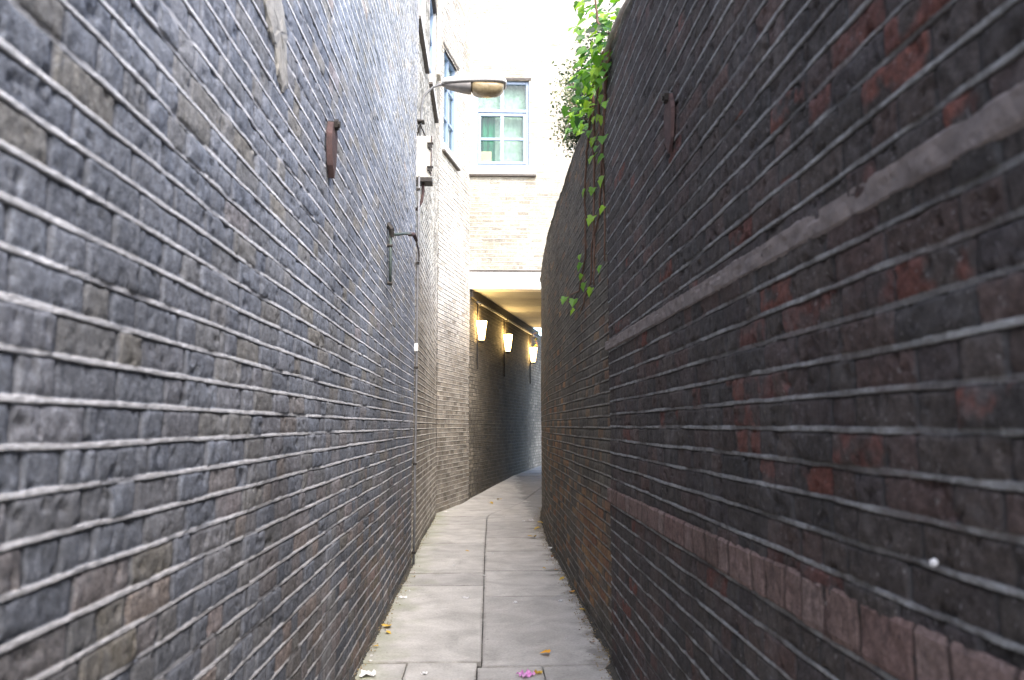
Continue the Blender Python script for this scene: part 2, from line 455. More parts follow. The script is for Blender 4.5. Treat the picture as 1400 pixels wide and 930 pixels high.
    me.polygons.add(len(starts)); me.polygons.foreach_set('loop_start', starts.astype(np.int32)); me.polygons.foreach_set('loop_total', tot.astype(np.int32))
    me.update(calc_edges=True); me.validate()
    for nm, a in (('tone', tone), ('mort', mort), ('perp', perp * (1 - bed)), ('alt', alt), ('gap', gap * .8)):
        at = me.attributes.new(nm, 'FLOAT', 'POINT'); at.data.foreach_set('value', ext(a).reshape(-1).astype(np.float32))
    o = link(name, me, mat, parent)
    return o

# ================================================================== SETTING: ground and pavement
def floor_z(y):
    return float(np.interp(y, [-50, 14.6, 18.9, 22.5, 60], [0, 0, .22, .28, .5]))

bm = bmesh.new()
for (y0, y1) in ((-60, 14.6), (14.6, 18.9), (18.9, 22.5), (22.5, 60)):
    vs = [bm.verts.new((x, y, floor_z(y) - .03)) for x, y in ((-60, y0), (60, y0), (60, y1), (-60, y1))]
    bm.faces.new(vs)
tag(obj('ground', bm, M['grit']), kind='structure')

def bend(y): return 0.0 if y < 12.3 else .236 * (y - 12.3) * min(1, (y - 12.3) / 1.5)

def pavement():
    verts, faces, tones, edges = [], [], [], []
    def slab(a, b, y0, y1, y0b=None, y1b=None, gap=.0032):
        a0, a1 = a if isinstance(a, tuple) else (a, a)
        b0, b1 = b if isinstance(b, tuple) else (b, b)
        """slab between laterals a..b and lengths y0..y1 (right end may differ)"""
        y0b = y0 if y0b is None else y0b; y1b = y1 if y1b is None else y1b
        t = random.random(); dz = [random.uniform(-.004, .004) for _ in range(4)]
        n = 12
        out = []
        def edge(p, q, m, amp):
            for i in range(m):
                f = i / m
                yield (p[0] + (q[0] - p[0]) * f, p[1] + (q[1] - p[1]) * f)
        gy = random.uniform(.008, .013)
        c = [(a0 + gap, y0 + gy), (b0 - gap, y0b + gy), (b1 - gap, y1b - gy), (a1 + gap, y1 - gy)]
        ring = []
        for i in range(4): ring += list(edge(c[i], c[(i + 1) % 4], n, .002))
        cx = sum(p[0] for p in c) / 4; cy = sum(p[1] for p in c) / 4
        base = len(verts)
        m = len(ring)
        for lev, (ins, z) in enumerate(((0, -.05), (0.0, -.0035), (.003, -.0008), (.009, 0), (.026, 0))):
            for i, (x, y) in enumerate(ring):
                jx = random.uniform(-.0022, .0022) if lev else 0; jy = random.uniform(-.0022, .0022) if lev else 0
                dx, dy = cx - x, cy - y; L = math.hypot(dx, dy)
                fx, fy = (x - c[0][0]) / (c[1][0] - c[0][0] + 1e-9), (y - y0) / (y1 - y0)
                zz = (dz[0] * (1 - fx) + dz[1] * fx) * (1 - fy) + (dz[3] * (1 - fx) + dz[2] * fx) * fy
                x2, y2 = x + dx / L * ins + jx, y + dy / L * ins + jy
                verts.append((x2 + bend(y2), y2, floor_z(y2) + z + zz)); tones.append(t); edges.append((1, 1, 1, .75, 0)[lev])
        for lev in range(4):
            for i in range(m):
                p = base + lev * m + i; q = base + lev * m + (i + 1) % m
                faces.append((p, q, q + m, p + m))
        verts.append((cx + bend(cy), cy, floor_z(cy) + sum(dz) / 4)); tones.append(t); edges.append(0)
        ce = len(verts) - 1
        for i in range(m):
            faces.append((base + 4 * m + i, base + 4 * m + (i + 1) % m, ce))
    def J(y): return float(np.interp(y, [-2, 3.9, 4.86, 4.95, 9, 13, 16, 30], [-.04, -.04, -.035, -.010, .012, .055, .12, .12]))           # the long middle joint drifts right
    left = [-1.6, -.9, -.2, .75, 1.55, 2.3, 3.1, 3.95, 4.93, 7.20, 7.82, 8.75, 9.75, 10.7, 11.6, 12.6, 13.5, 14.4, 15.3, 16.2, 17.1, 18.0, 18.9, 19.8, 20.7, 21.6, 22.5, 23.5, 24.5, 26]
    right = [-1.6, -.6, .3, 1.1, 2.0, 2.85, 3.6, 4.2, 4.84, 6.75, 7.9, 9.15, 10.2, 11.9, 12.9, 13.9, 14.9, 15.8, 16.8, 17.8, 18.9, 19.9, 20.9, 21.9, 22.5, 23.6, 24.8, 26]
    for y0, y1 in zip(left[:-1], left[1:]):
        if 3.9 < y0 < 4.5:
            slab(-.95, -.45, y0, y1); slab(-.45, (J(y0), J(4.86)), y0, y1)
        elif y0 > 5 and y0 < 13 and random.random() < .0:
            pass
        else: slab(-1.0, (J(y0 + .02), J(y1)), y0, y1)
    for y0, y1 in zip(right[:-1], right[1:]):
        j = J((y0 + y1) / 2)
        if 4.0 < y0 < 4.5:
            slab((J(y0), J(4.84)), .345, y0, y1 - .01, None, y1); slab(.345, 1.1, y0, y1, None, y1 + .06)
        else: slab((J(y0 + .12 if 4.8 < y0 < 4.9 else y0), J(y1)), 1.15 if y0 < 12 else 2.0, y0, y1, None, y1 + random.uniform(-.02, .03) * 0)
    me = bpy.data.meshes.new('pavement'); me.from_pydata(verts, [], faces); me.update()
    at = me.attributes.new('tone', 'FLOAT', 'POINT'); at.data.foreach_set('value', np.array(tones, np.float32))
    at = me.attributes.new('edge', 'FLOAT', 'POINT'); at.data.foreach_set('value', np.array(edges, np.float32))
    tag(link('pavement', me, M['slab']), kind='structure')
pavement()

# ================================================================== LEFT: the tall sooty wall
XL = -.728
sl = [0 + i * .03 for i in range(0, 70)] + [2.0 + y for y in geo_steps(.1, 8.32, .0038, .0042, .03)]
def alt_left(x, y, z, r):
    d1 = np.exp(-(((y - 5.6) / .55) ** 2 + ((z - .38) / .20) ** 2))
    d2 = np.exp(-(((y - 7.2) / .5) ** 2 + ((z - .45) / .35) ** 2))
    d3 = np.exp(-(((y - 4.9) / .4) ** 2 + ((z - .05) / .18) ** 2))
    low = .55 * sstep(1.9, .6, z)
    return np.clip(sstep(.45, .7, np.maximum.reduce([d1, d2, d3]) * (.55 + r)) + (r > .985) * .4 + low * (r > .55), 0, 1) * .9
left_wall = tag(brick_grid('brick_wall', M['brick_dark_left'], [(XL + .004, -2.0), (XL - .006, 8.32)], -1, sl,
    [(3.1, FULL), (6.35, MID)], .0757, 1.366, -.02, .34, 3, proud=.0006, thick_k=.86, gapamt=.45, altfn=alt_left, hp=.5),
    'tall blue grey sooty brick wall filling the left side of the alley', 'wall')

# lime mortar patch high on the left wall
def patch():
    bm = bmesh.new()
    pts = [(2.50, 2.86), (2.60, 2.90), (2.72, 2.89), (2.79, 2.80), (2.80, 2.70), (2.83, 2.63), (2.76, 2.585), (2.69, 2.62), (2.66, 2.69), (2.58, 2.72), (2.52, 2.78)]
    c = bm.verts.new((XL + .012, 2.68, 2.77))
    def ring(ins, x):
        out = []
        for i in range(len(pts) * 4):
            a = pts[i // 4]; b = pts[(i // 4 + 1) % len(pts)]; f = (i % 4) / 4
            y = a[0] + (b[0] - a[0]) * f; z = a[1] + (b[1] - a[1]) * f
            y += (2.68 - y) * ins + random.uniform(-.007, .007); z += (2.77 - z) * ins + random.uniform(-.007, .007)
            out.append(bm.verts.new((XL + x + random.uniform(-.002, .002), y, z)))
        return out
    rr = [ring(0, -.012), ring(0, .004), ring(.10, .009), ring(.4, .011), ring(.7, .011)]
    m = len(rr[0])
    for q in range(4):
        for i in range(m):
            bm.faces.new((rr[q][i], rr[q][(i + 1) % m], rr[q + 1][(i + 1) % m], rr[q + 1][i]))
    for i in range(m): bm.faces.new((rr[4][i], rr[4][(i + 1) % m], c))
    obj('mortar_patch', bm, M['render_patch'], left_wall)
patch()

# iron tie plates on both walls
def tie_plate(x, y, ztop, zbot, w, out, sgn, label):
    t = empty('wall_tie', (x, y, zbot), label, 'wall tie', 'rusty iron tie plates on the alley walls')
    bm = bmesh.new()
    prof = [(0, zbot), (.35 * w, zbot + .05), (.5 * w, zbot + .12), (.5 * w, ztop - .07), (.36 * w, ztop - .02), (0.1 * w, ztop), (-.3 * w, ztop - .02), (-.5 * w, ztop - .08), (-.46 * w, zbot + .13), (-.3 * w, zbot + .05)]
    A = [bm.verts.new((x + sgn * .006, y + a, z)) for a, z in prof]
    B = [bm.verts.new((x + sgn * (out + random.uniform(-.004, .004)), y + a * .86, z - .004 + random.uniform(-.002, .002))) for a, z in prof]
    n = len(prof)
    for i in range(n): bm.faces.new((A[i], A[(i + 1) % n], B[(i + 1) % n], B[i]))
    bm.faces.new(A[::-1]); bm.faces.new(B)
    obj('plate', bm, M['rust'], t)
    bm = bmesh.new(); tube(bm, [(x - sgn * .02, y, ztop - .015), (x + sgn * (out + .022), y, ztop - .02)], .016, 10)
    tube(bm, [(x + sgn * (out - .004), y, ztop - .02), (x + sgn * (out + .014), y, ztop - .02)], .026, 6)
    obj('bolt', bm, M['dark_iron'], t)
tie_plate(XL, 3.60, 2.81, 2.535, .15, .032, 1, 'rusty pointed iron tie plate standing proud of the left wall')

# slim iron standpipe with an arm reaching to the conduit
t = empty('iron_bracket', (XL, 5.87, 2.45), 'thin green iron pipe with a crooked arm fixed high on the left wall', 'bracket')
bm = bmesh.new(); tube(bm, [(XL + .022, 5.90, 2.44), (XL + .024, 5.88, 2.62), (XL + .022, 5.87, 2.84)], .011, 8)
obj('pipe', bm, M['green_iron'], t, True)
bm = bmesh.new(); tube(bm, [(XL + .0, 5.86, 2.90), (XL + .03, 5.86, 2.86), (XL + .035, 5.87, 2.80)], [.026, .022, .015], 8)
obj('wall_boss', bm, M['dark_iron'], t)
bm = bmesh.new(); tube(bm, [(XL + .03, 5.87, 2.825), (XL + .06, 5.9, 2.83), (XL + .10, 6.2, 2.91), (XL + .115, 6.5, 2.98)], .011, 8)
obj('arm', bm, M['green_iron'], t, True)
bm = bmesh.new(); tube(bm, [(XL + .105, 6.45, 2.965), (XL + .13, 6.6, 3.0), (XL + .14, 6.75, 2.985)], [.016, .018, .014], 8)
tube(bm, [(XL + .135, 6.72, 2.99), (XL + .09, 7.6, 3.08), (XL + .035, 8.27, 3.13)], .008, 6)
obj('hook', bm, M['rust'], t)
for y, z in ((5.90, 2.46), (5.875, 2.74)):
    bm = bmesh.new(); tube(bm, [(XL + .0, y, z), (XL + .037, y, z - .005)], .015, 8)
    obj('pipe_clip', bm, M['dark_iron'], t)

# conduit up the end of the left wall
t = empty('conduit_pipe', (XL + .015, 8.30, 0), 'thin grey conduit running up the far edge of the tall left wall', 'pipe')
bm = bmesh.new(); tube(bm, [(XL + .022 + random.uniform(-.003, .003), 8.29, z) for z in (.0, .5, 1.0, 1.6, 2.2, 2.9, 3.5, 4.05)], .0125, 8)
obj('pipe', bm, M['grey_pipe'], t, True)
for z in (.12, 1.01, 2.0, 3.1, 3.9):
    bm = bmesh.new(); box(bm, XL - .003, XL + .04, 8.27, 8.305, z - .012, z + .012, .003)
    obj('pipe_clip', bm, M['dark_iron'], t)
bm = bmesh.new(); box(bm, XL + .0, XL + .038, 8.262, 8.285, 2.17, 2.25, .004)
obj('tag_plate', bm, M['plastic_white'], t)

# ================================================================== LEFT: pale stock-brick building beyond it
XB = -.768
bld = empty('brick_building', (XB - .2, 10.6, 0), 'pale stock brick building with side windows stepping back beyond the dark left wall', 'building')
sb = geo_steps(8.2, 12.95, .004, .02, .05)
H1 = [(.28, 1.52, 6.02, 7.6), (2.30, 3.55, 6.16, 7.74)]
def alt_side(x, y, z, r): return np.clip(sstep(4.3, 1.6, z + .9 * (fbm(y * .9, z * .5, 5, 3) - .5)) * (.55 + .6 * r) + (r > .93) * .5 + .8 * sstep(11.0, 8.3, y) * sstep(6.5, 3.5, z) * (.4 + r), 0, 1)  # low grime, plus the wall's dimming light painted as darker bricks
brick_grid('wall', M['brick_stock_side'], [(XB, 8.2), (XB, 12.95)], -1, [y - 8.2 for y in sb], [(4.6, MID), (9.9, LOW)], .0757, 1.36, -.02, .4, 21,
           parent=bld, holes=H1, proud=.004, altfn=alt_side)
AX, AY, BX, BY = -.768, 12.95, -.29, 15.12
LA = math.hypot(BX - AX, BY - AY); DA = Vector(((BX - AX) / LA, (BY - AY) / LA, 0)); NA = Vector((DA.y, -DA.x, 0))
H2 = [(.24, 1.17, 6.17, 7.93)]
brick_grid('wall', M['brick_stock_side'], [(AX, AY), (BX, BY)], -1, np.arange(0, LA + .02, .03), [(4.6, MID), (10.2, LOW)], .0757, 1.36, -.02, .4, 27,
           parent=bld, holes=H2, proud=.004, altfn=alt_side)
# downstand pier seen against the sky
bm = bmesh.new()
box(bm, XB - .02, XB + .055, 12.05, 12.30, 6.9, 9.9, .004)
obj('pier', bm, M['brick_stock_side'], bld)
# roof slab of this building
bm = bmesh.new(); box(bm, -5, XB - .02, 8.25, 15.0, 9.905, 10.02)
obj('roof', bm, M['roofing'], bld)

def wall_window(origin, d, n, s0, s1, z0, z1, parent, panes=(2, 3), sill=True, matc='pale_blind', lint=True):
    """window in a wall opening; origin + d*s is the wall line, n points out of the wall"""
    def P(s, o, z): return Vector(origin) + d * s + n * o + Vector((0, 0, z))
    def pbox(bm, a, b, o0, o1, za, zb):
        vs = [bm.verts.new(P(s, o, z)) for z in (za, zb) for (s, o) in ((a, o0), (b, o0), (b, o1), (a, o1))]
        for f in ((0, 1, 2, 3), (4, 5, 6, 7), (0, 1, 5, 4), (1, 2, 6, 5), (2, 3, 7, 6), (3, 0, 4, 7)):
            bm.faces.new([vs[i] for i in f])
    bm = bmesh.new()
    fw = .065
    pbox(bm, s0, s0 + fw, -.11, -.045, z0, z1); pbox(bm, s1 - fw, s1, -.11, -.045, z0, z1)
    pbox(bm, s0 + fw, s1 - fw, -.11, -.045, z0, z0 + fw); pbox(bm, s0 + fw, s1 - fw, -.11, -.045, z1 - fw, z1)
    for i in range(1, panes[0]):
        c = s0 + (s1 - s0) * i / panes[0]; pbox(bm, c - .022, c + .022, -.105, -.05, z0 + fw, z1 - fw)
    w = obj('window', bm, M['frame_blue'], parent)
    for i in range(1, panes[1]):
        bm = bmesh.new(); c = z0 + (z1 - z0) * i / panes[1]; pbox(bm, s0 + fw, s1 - fw, -.100, -.055, c - .022, c + .022)
        obj('glazing_bar', bm, M['frame_blue'], w)
    bm = bmesh.new(); bm.faces.new([bm.verts.new(P(s, -.085, z)) for s, z in ((s0 + fw, z0 + fw), (s1 - fw, z0 + fw), (s1 - fw, z1 - fw), (s0 + fw, z1 - fw))])
    obj('pane', bm, M['glass_side'], w)
    bm = bmesh.new(); bm.faces.new([bm.verts.new(P(s, -.13, z)) for s, z in ((s0, z0), (s1, z0), (s1, z1), (s0, z1))])
    obj('blind', bm, M[matc], w)
    # reveals
    for a, c in ((s0 - .03, s0 - .001), (s1 + .001, s1 + .03)):
        bm = bmesh.new(); pbox(bm, a, c, -.2, -.004, z0, z1)
        obj('reveal', bm, M['sill_stone'], w)
    if lint:
        bm = bmesh.new(); pbox(bm, s0 - .06, s1 + .06, -.2, .012, z1 + .001, z1 + .05)
        obj('window_head', bm, M['lead_shade'], w)
    if sill:
        bm = bmesh.new(); pbox(bm, s0 - .08, s1 + .08, -.2, .05, z0 - .11, z0 - .001)
        obj('sill', bm, M['sill_stone'], w)
        bm = bmesh.new(); pbox(bm, s0 - .08, s1 + .08, -.05, .052, z0 - .145, z0 - .111)
        obj('sill_shade', bm, M['lead_shade'], w)  # dark strip paints in the shade beneath the sill
    return w
for h in H1: wall_window((XB, 8.2, 0), Vector((0, 1, 0)), Vector((1, 0, 0)), *h, bld)
for h in H2: wall_window((AX, AY, 0), DA, NA, *h, bld)

# ================================================================== END: building bridging the alley
FY = 15.10
fb = empty('brick_building', (1.2, FY + 2, 0), 'bright yellow brick building bridging the alley over a lit passage', 'building')
WX0, WX1, WZ0, WZ1 = -.205, .865, 6.425, 8.19
fx0 = -.30
def alt_fac(x, y, z, r): return np.clip((r > .93) * .5 + sstep(6.9, 5.3, z + .6 * (fbm(x * 1.2, z * .8, 9, 3) - .5)) * (.35 + .75 * r), 0, 1)  # lower bricks darkened: weathering plus painted falloff of skylight
brick_grid('wall', M['brick_yellow'], [(fx0, FY), (4.4, FY)], -1, np.arange(0, 4.71, .022), [(6.6, MID), (11.0, LOW)], .0757, 1.36, 4.37, .3, 41,
           parent=fb, holes=[(WX0 - fx0, WX1 - fx0, WZ0, WZ1)], proud=.003, altfn=alt_fac, bulge=.006)
bm = bmesh.new(); box(bm, fx0 - .004, 4.4, FY - .022, FY + .30, 4.005, 4.335, .006)
obj('lintel_beam', bm, M['white_paint'], fb)
bm = bmesh.new(); box(bm, fx0 - .004, 4.4, FY - .03, FY + .2, 4.337, 4.372, .003)
obj('shadow_lip', bm, M['lead_shade'], fb)  # dark lip drawn for the shadow line along the beam top
bm = bmesh.new()
n = 12
for i in range(n):
    y0 = FY + .302 + i * (5.9 / n)
    box(bm, fx0 - .3, 4.4, y0 + .003, y0 + 5.9 / n - .003, 4.02 + (.003 if i % 2 else 0), 4.06)
box(bm, fx0 - .3, 4.4, FY + .3, FY + 6.2, 4.062, 4.25)
obj('ceiling', bm, M['ceiling_paint'], fb)
# storeys above the passage (behind the facade)
bm = bmesh.new(); box(bm, fx0 + .02, 4.4, FY + .9, FY + 6.2, 4.252, 11.0)
obj('rear_storeys', bm, M['brick_yellow'], fb)
bm = bmesh.new(); box(bm, fx0 + .02, 4.4, FY + .302, FY + .898, 10.8, 11.0)
obj('roof', bm, M['roofing'], fb)
# passage wall on the left, running on to daylight
PD = (1.76, 7.0); PL = math.hypot(*PD)
P0 = (BX, BY); P1 = (BX + PD[0] * 1.75, BY + PD[1] * 1.75)
DP = Vector((PD[0] / PL, PD[1] / PL, 0)); NP = Vector((DP.y, -DP.x, 0))
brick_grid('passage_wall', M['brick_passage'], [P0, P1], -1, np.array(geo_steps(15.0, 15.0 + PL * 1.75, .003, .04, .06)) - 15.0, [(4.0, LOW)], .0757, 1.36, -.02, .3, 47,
           parent=fb, altfn=lambda x, y, z, r: np.clip((sstep(1.1, -.2, y - 15.1 + 1.4 * (fbm(y * 1.3, z * .9, 3, 3) - .5)) * sstep(3.4, 2.0, z) + sstep(20.3, 22, y)) * (.6 + .5 * r), 0, 1), proud=.003, bulge=.006)  # paler bricks at both ends paint in daylight entering the passage
def pp(s, o, z): return Vector((P0[0], P0[1], 0)) + DP * s + NP * o + Vector((0, 0, z))
bm = bmesh.new()
vs = [bm.verts.new(pp(s, o, z)) for z in (3.86, 4.015) for (s, o) in ((.04, -.02), (7.2, -.02), (7.2, .05), (.04, .05))]
for f in ((0, 1, 2, 3), (4, 5, 6, 7), (0, 1, 5, 4), (1, 2, 6, 5), (2, 3, 7, 6), (3, 0, 4, 7)): bm.faces.new([vs[i] for i in f])
obj('shade_strip', bm, M['top_shade'], fb)  # dark strip standing in for the shaded top of the wall

# facade window
def facade_window():
    w = None
    y0, y1 = FY + .05, FY + .12
    def b(bm, a, c, e, g, ya=y0, yb=y1, bev=.006): box(bm, a, c, ya, yb, e, g, bev)
    tr = 7.535
    fw = .062
    bm = bmesh.new()
    b(bm, WX0, WX0 + fw, WZ0, WZ1); b(bm, WX1 - fw, WX1, WZ0, WZ1)
    b(bm, WX0 + fw, WX1 - fw, WZ1 - fw, WZ1, bev=.004); b(bm, WX0 + fw, WX1 - fw, WZ0, WZ0 + fw, bev=.004)
    b(bm, WX0 + fw, WX1 - fw, tr + .012, tr + .075, bev=.004)
    w = obj('window', bm, M['frame_blue'], fb)
    cx = (WX0 + WX1) / 2
    bm = bmesh.new()
    b(bm, cx - .036, cx + .036, tr + .076, WZ1 - fw - .001, y0 + .012, y1 - .01, .004)
    obj('mullion', bm, M['frame_blue'], w)
    bm = bmesh.new()
    sx0, sx1, sz0, sz1 = WX0 + fw + .004, WX1 - fw - .004, WZ0 + fw + .004, tr - .012
    b(bm, sx0, sx0 + .052, sz0, sz1, y0 - .012, y1 - .02, .005); b(bm, sx1 - .052, sx1, sz0, sz1, y0 - .012, y1 - .02, .005)
    b(bm, sx0 + .052, sx1 - .052, sz0, sz0 + .055, y0 - .012, y1 - .02, .005); b(bm, sx0 + .052, sx1 - .052, sz1 - .055, sz1, y0 - .012, y1 - .02, .005)
    b(bm, cx - .036, cx + .036, sz0 + .055, sz1 - .055, y0 - .008, y1 - .03, .005)
    mid = (sz0 + sz1) / 2 - .005
    b(bm, sx0 + .052, cx - .036, mid - .026, mid + .026, y0 - .006, y1 - .034, .004); b(bm, cx + .036, sx1 - .052, mid - .026, mid + .026, y0 - .006, y1 - .034, .004)
    s = obj('casement', bm, M['frame_blue'], w)
    bm = bmesh.new()
    bm.faces.new([bm.verts.new((x, FY + .085, z)) for x, z in ((WX0 + fw, WZ0 + fw), (WX1 - fw, WZ0 + fw), (WX1 - fw, WZ1 - fw), (WX0 + fw, WZ1 - fw))])
    obj('pane', bm, M['glass'], w)
    # flat net carries painted pane reflections, green curtain behind the left
    def wavy(x0, x1, z0, z1, y, amp, k, m=24):
        bm = bmesh.new(); prev = None
        for i in range(m + 1):
            x = x0 + (x1 - x0) * i / m
            yy = y + amp * math.sin(k * x)
            cur = (bm.verts.new((x, yy, z0)), bm.verts.new((x, yy, z1)))
            if prev: bm.faces.new((prev[0], cur[0], cur[1], prev[1]))
            prev = cur
        return bm
    obj('reflection_net', wavy(WX0 - .05, WX1 + .05, WZ0 - .05, WZ1 + .05, FY + .24, .002, 60, 60), M['reflection_net'], w, True)
    obj('curtain', wavy(WX0 + .13, WX0 + .40, WZ0 - .02, tr - .0, FY + .19, .02, 55, 40), M['green_curtain'], w, True)
    bm = bmesh.new()
    box(bm, WX0 + .10, WX0 + .33, FY + .125, FY + .155, WZ0 + .06, WZ0 + .35, .004)
    obj('card', bm, M['card'], w)
    for a, c in ((WX0 - .03, WX0 - .001), (WX1 + .001, WX1 + .03)):
        bm = bmesh.new(); box(bm, a, c, FY + .004, FY + .28, WZ0, WZ1)
        obj('reveal', bm, M['sill_stone'], w)
    bm = bmesh.new()                                                 # shallow soldier arch as one dark bar
    box(bm, WX0 - .06, WX1 + .04, FY - .012, FY + .2, WZ1 + .002, WZ1 + .055, .004)
    obj('window_head', bm, M['lead_shade'], w)
    bm = bmesh.new(); box(bm, -.335, .995, FY - .07, FY + .2, 6.262, WZ0 - .002, .006)
    obj('sill', bm, M['sill_stone'], w)
    bm = bmesh.new(); box(bm, -.335, .995, FY - .072, FY + .1, 6.222, 6.260, .002)
    obj('sill_shade', bm, M['lead_shade'], w)  # shadow line below the facade sill, made as a dark strip
facade_window()

# wall lamps and their conduit in the passage
def wall_lamp(s, label):
    p = pp(s, .10, 3.08)
    t = empty('wall_lamp', p, label, 'lamp', 'lit tapered wall lamps in the passage')
    bm = bmesh.new()
    lathe(bm, [(.046, .0), (.052, .02), (.10, .36), (.102, .372), (.098, .372)], p, 24)
    sh = obj('lamp_shade', bm, M['glow'], t, True)
    bm = bmesh.new(); lathe(bm, [(.02, -.055), (.05, -.04), (.052, -.002), (.03, -.001)], p, 16)
    obj('lamp_base', bm, M['dark_iron'], t)
    bm = bmesh.new()
    q = pp(s, .018, 0)
    tube(bm, [(q.x, q.y, 2.5), (q.x, q.y, 3.80)], .014, 8)
    tube(bm, [(q.x, q.y, 3.045), (p.x, p.y, 3.045)], .012, 8)
    obj('stem', bm, M['dark_iron'], t)
    L = bpy.data.lights.new('lamp_bulb', 'POINT'); L.energy = 22; L.color = (1, .63, .20); L.shadow_soft_size = .06
    lo = bpy.data.objects.new('lamp_bulb', L); COL.objects.link(lo); lo.parent = t
    lo.location = (NP.x * .02, NP.y * .02, .44)
    tag(lo, None)
    return t
wall_lamp(.56, 'lit tapered glass wall lamp nearest the passage mouth')
wall_lamp(2.98, 'lit tapered glass wall lamp in the middle of the row in the passage')
wall_lamp(6.10, 'lit tapered glass wall lamp farthest along the passage')
bm = bmesh.new(); tube(bm, [pp(.3, .07, 3.80), pp(2.0, .07, 3.81), pp(4.5, .072, 3.80), pp(7.0, .07, 3.81)], .02, 8)
t = empty('conduit_pipe', pp(.3, .07, 3.8), 'pale conduit under the ceiling above the passage lamps', 'pipe')
obj('pipe', bm, M['grey_pipe'], t, True)
for s in (.56, 2.98, 6.10):
    bm = bmesh.new(); c = pp(s, .05, 3.80); box(bm, c.x - .04, c.x + .04, c.y - .05, c.y + .05, c.z - .035, c.z + .035, .006)
    obj('junction', bm, M['dark_iron'], t)

# ================================================================== junction box on the pale wall
JY = 8.40
t = empty('junction_box', (XB, JY, 4.0), 'cream metal junction box with dark base and hinges at the end of the left wall', 'junction box')
bm = bmesh.new(); box(bm, XB + .012, XB + .185, JY - .075, JY + .075, 4.045, 4.505, .008)
obj('box_body', bm, M['cream_paint'], t)
bm = bmesh.new(); box(bm, XB + .004, XB + .200, JY - .09, JY + .09, 3.995, 4.043, .004)
obj('base_plate', bm, M['dark_iron'], t)
for z in (4.12, 4.38):
    bm = bmesh.new(); box(bm, XB + .15, XB + .20, JY - .098, JY - .070, z - .008, z + .035, .004)
    tube(bm, [(XB + .178, JY - .088, z - .03), (XB + .178, JY - .088, z + .04)], .012, 8)
    box(bm, XB + .145, XB + .212, JY - .105, JY - .06, z + .030, z + .044, .003)
    obj('hinge', bm, M['dark_iron'], t)
bm = bmesh.new(); tube(bm, [(XB + .188, JY - .078, 4.06), (XB + .188, JY - .078, 4.50)], .006, 6)
obj('hinge_rod', bm, M['rust'], t)
bm = bmesh.new(); tube(bm, [(XB + .10, JY, 4.0), (XB + .10, JY, 3.90), (XB + .085, JY, 3.80), (XB + .03, JY, 3.70)], .016, 8)
obj('pipe', bm, M['rust'], t, True)

# ================================================================== street lamp
LY = 8.46
t = empty('street_lamp', (XB, LY, 4.5), 'old street lamp with pale canopy and amber bowl on a curved bracket', 'street lamp')
bm = bmesh.new()
arc = [(XB + .05, LY, 4.50), (XB + .062, LY, 4.74), (XB + .07, LY, 4.90), (XB + .09, LY, 5.0), (XB + .13, LY, 5.05), (XB + .19, LY, 5.11), (XB + .255, LY, 5.137), (XB + .30, LY, 5.143)]
tube(bm, arc, .013, 10)
obj('bracket', bm, M['grey_pipe'], t, True)
bm = bmesh.new()
box(bm, XB + .004, XB + .10, LY - .05, LY + .05, 4.70, 4.72, .003); box(bm, XB + .004, XB + .03, LY - .06, LY + .06, 4.60, 4.72, .003)
tube(bm, [(XB + .05, LY - .02, 4.69), (XB + .13, LY - .03, 4.51)], .008, 6); tube(bm, [(XB + .06, LY, 4.69), (XB + .02, LY, 4.56)], .012, 6)
obj('clamp', bm, M['dark_iron'], t)
bm = bmesh.new(); tube(bm, [(XB + .285, LY, 5.143), (XB + .335, LY, 5.143)], .022, 12)
obj('collar', bm, M['lampbody'], t)
def halfshell(stations, up, n=18, z=5.137):
    """stations: (x, halfwidth, depth); a closed half shell, up=+1 above the rim, -1 below"""
    bm = bmesh.new(); rings = []
    for x, w, d in stations:
        ring = []
        for k in range(n + 1):
            a = math.pi * k / n
            cx = math.copysign(abs(math.cos(a)) ** .6, math.cos(a)); sx = math.sin(a) ** .75
            ring.append(bm.verts.new((x, LY + w * cx, z + up * d * sx)))
        rings.append(ring)
    for q in range(len(rings) - 1):
        for k in range(n):
            bm.faces.new((rings[q][k], rings[q][k + 1], rings[q + 1][k + 1], rings[q + 1][k]))
        bm.faces.new((rings[q][0], rings[q + 1][0], rings[q + 1][n], rings[q][n]))
    bm.faces.new(rings[0]); bm.faces.new(rings[-1][::-1])
    return bm
obj('canopy', halfshell([(-.478, .055, .045), (-.45, .075, .062), (-.36, .095, .078), (-.2, .125, .088), (0, .142, .09), (.12, .142, .086), (.19, .128, .07), (.222, .098, .05), (.235, .06, .025)], 1, z=5.143), M['canopy'], t, True)
bm = halfshell([(-.455, .066, .014), (-.36, .092, .016), (-.2, .122, .017), (0, .139, .017), (.12, .139, .017), (.19, .125, .015), (.22, .094, .012)], -1, z=5.1425)
obj('rim', bm, M['lampbody'], t)
obj('gear_tray', halfshell([(-.44, .055, .018), (-.36, .075, .040), (-.25, .098, .062), (-.165, .110, .074), (-.158, .104, .070)], -1, z=5.125), M['lampbody'], t, True)
obj('bowl', halfshell([(-.157, .085, .04), (-.13, .112, .085), (-.08, .122, .105), (.02, .125, .108), (.12, .12, .10), (.17, .105, .075), (.20, .08, .04)], -1, z=5.125), M['bowl'], t, True)

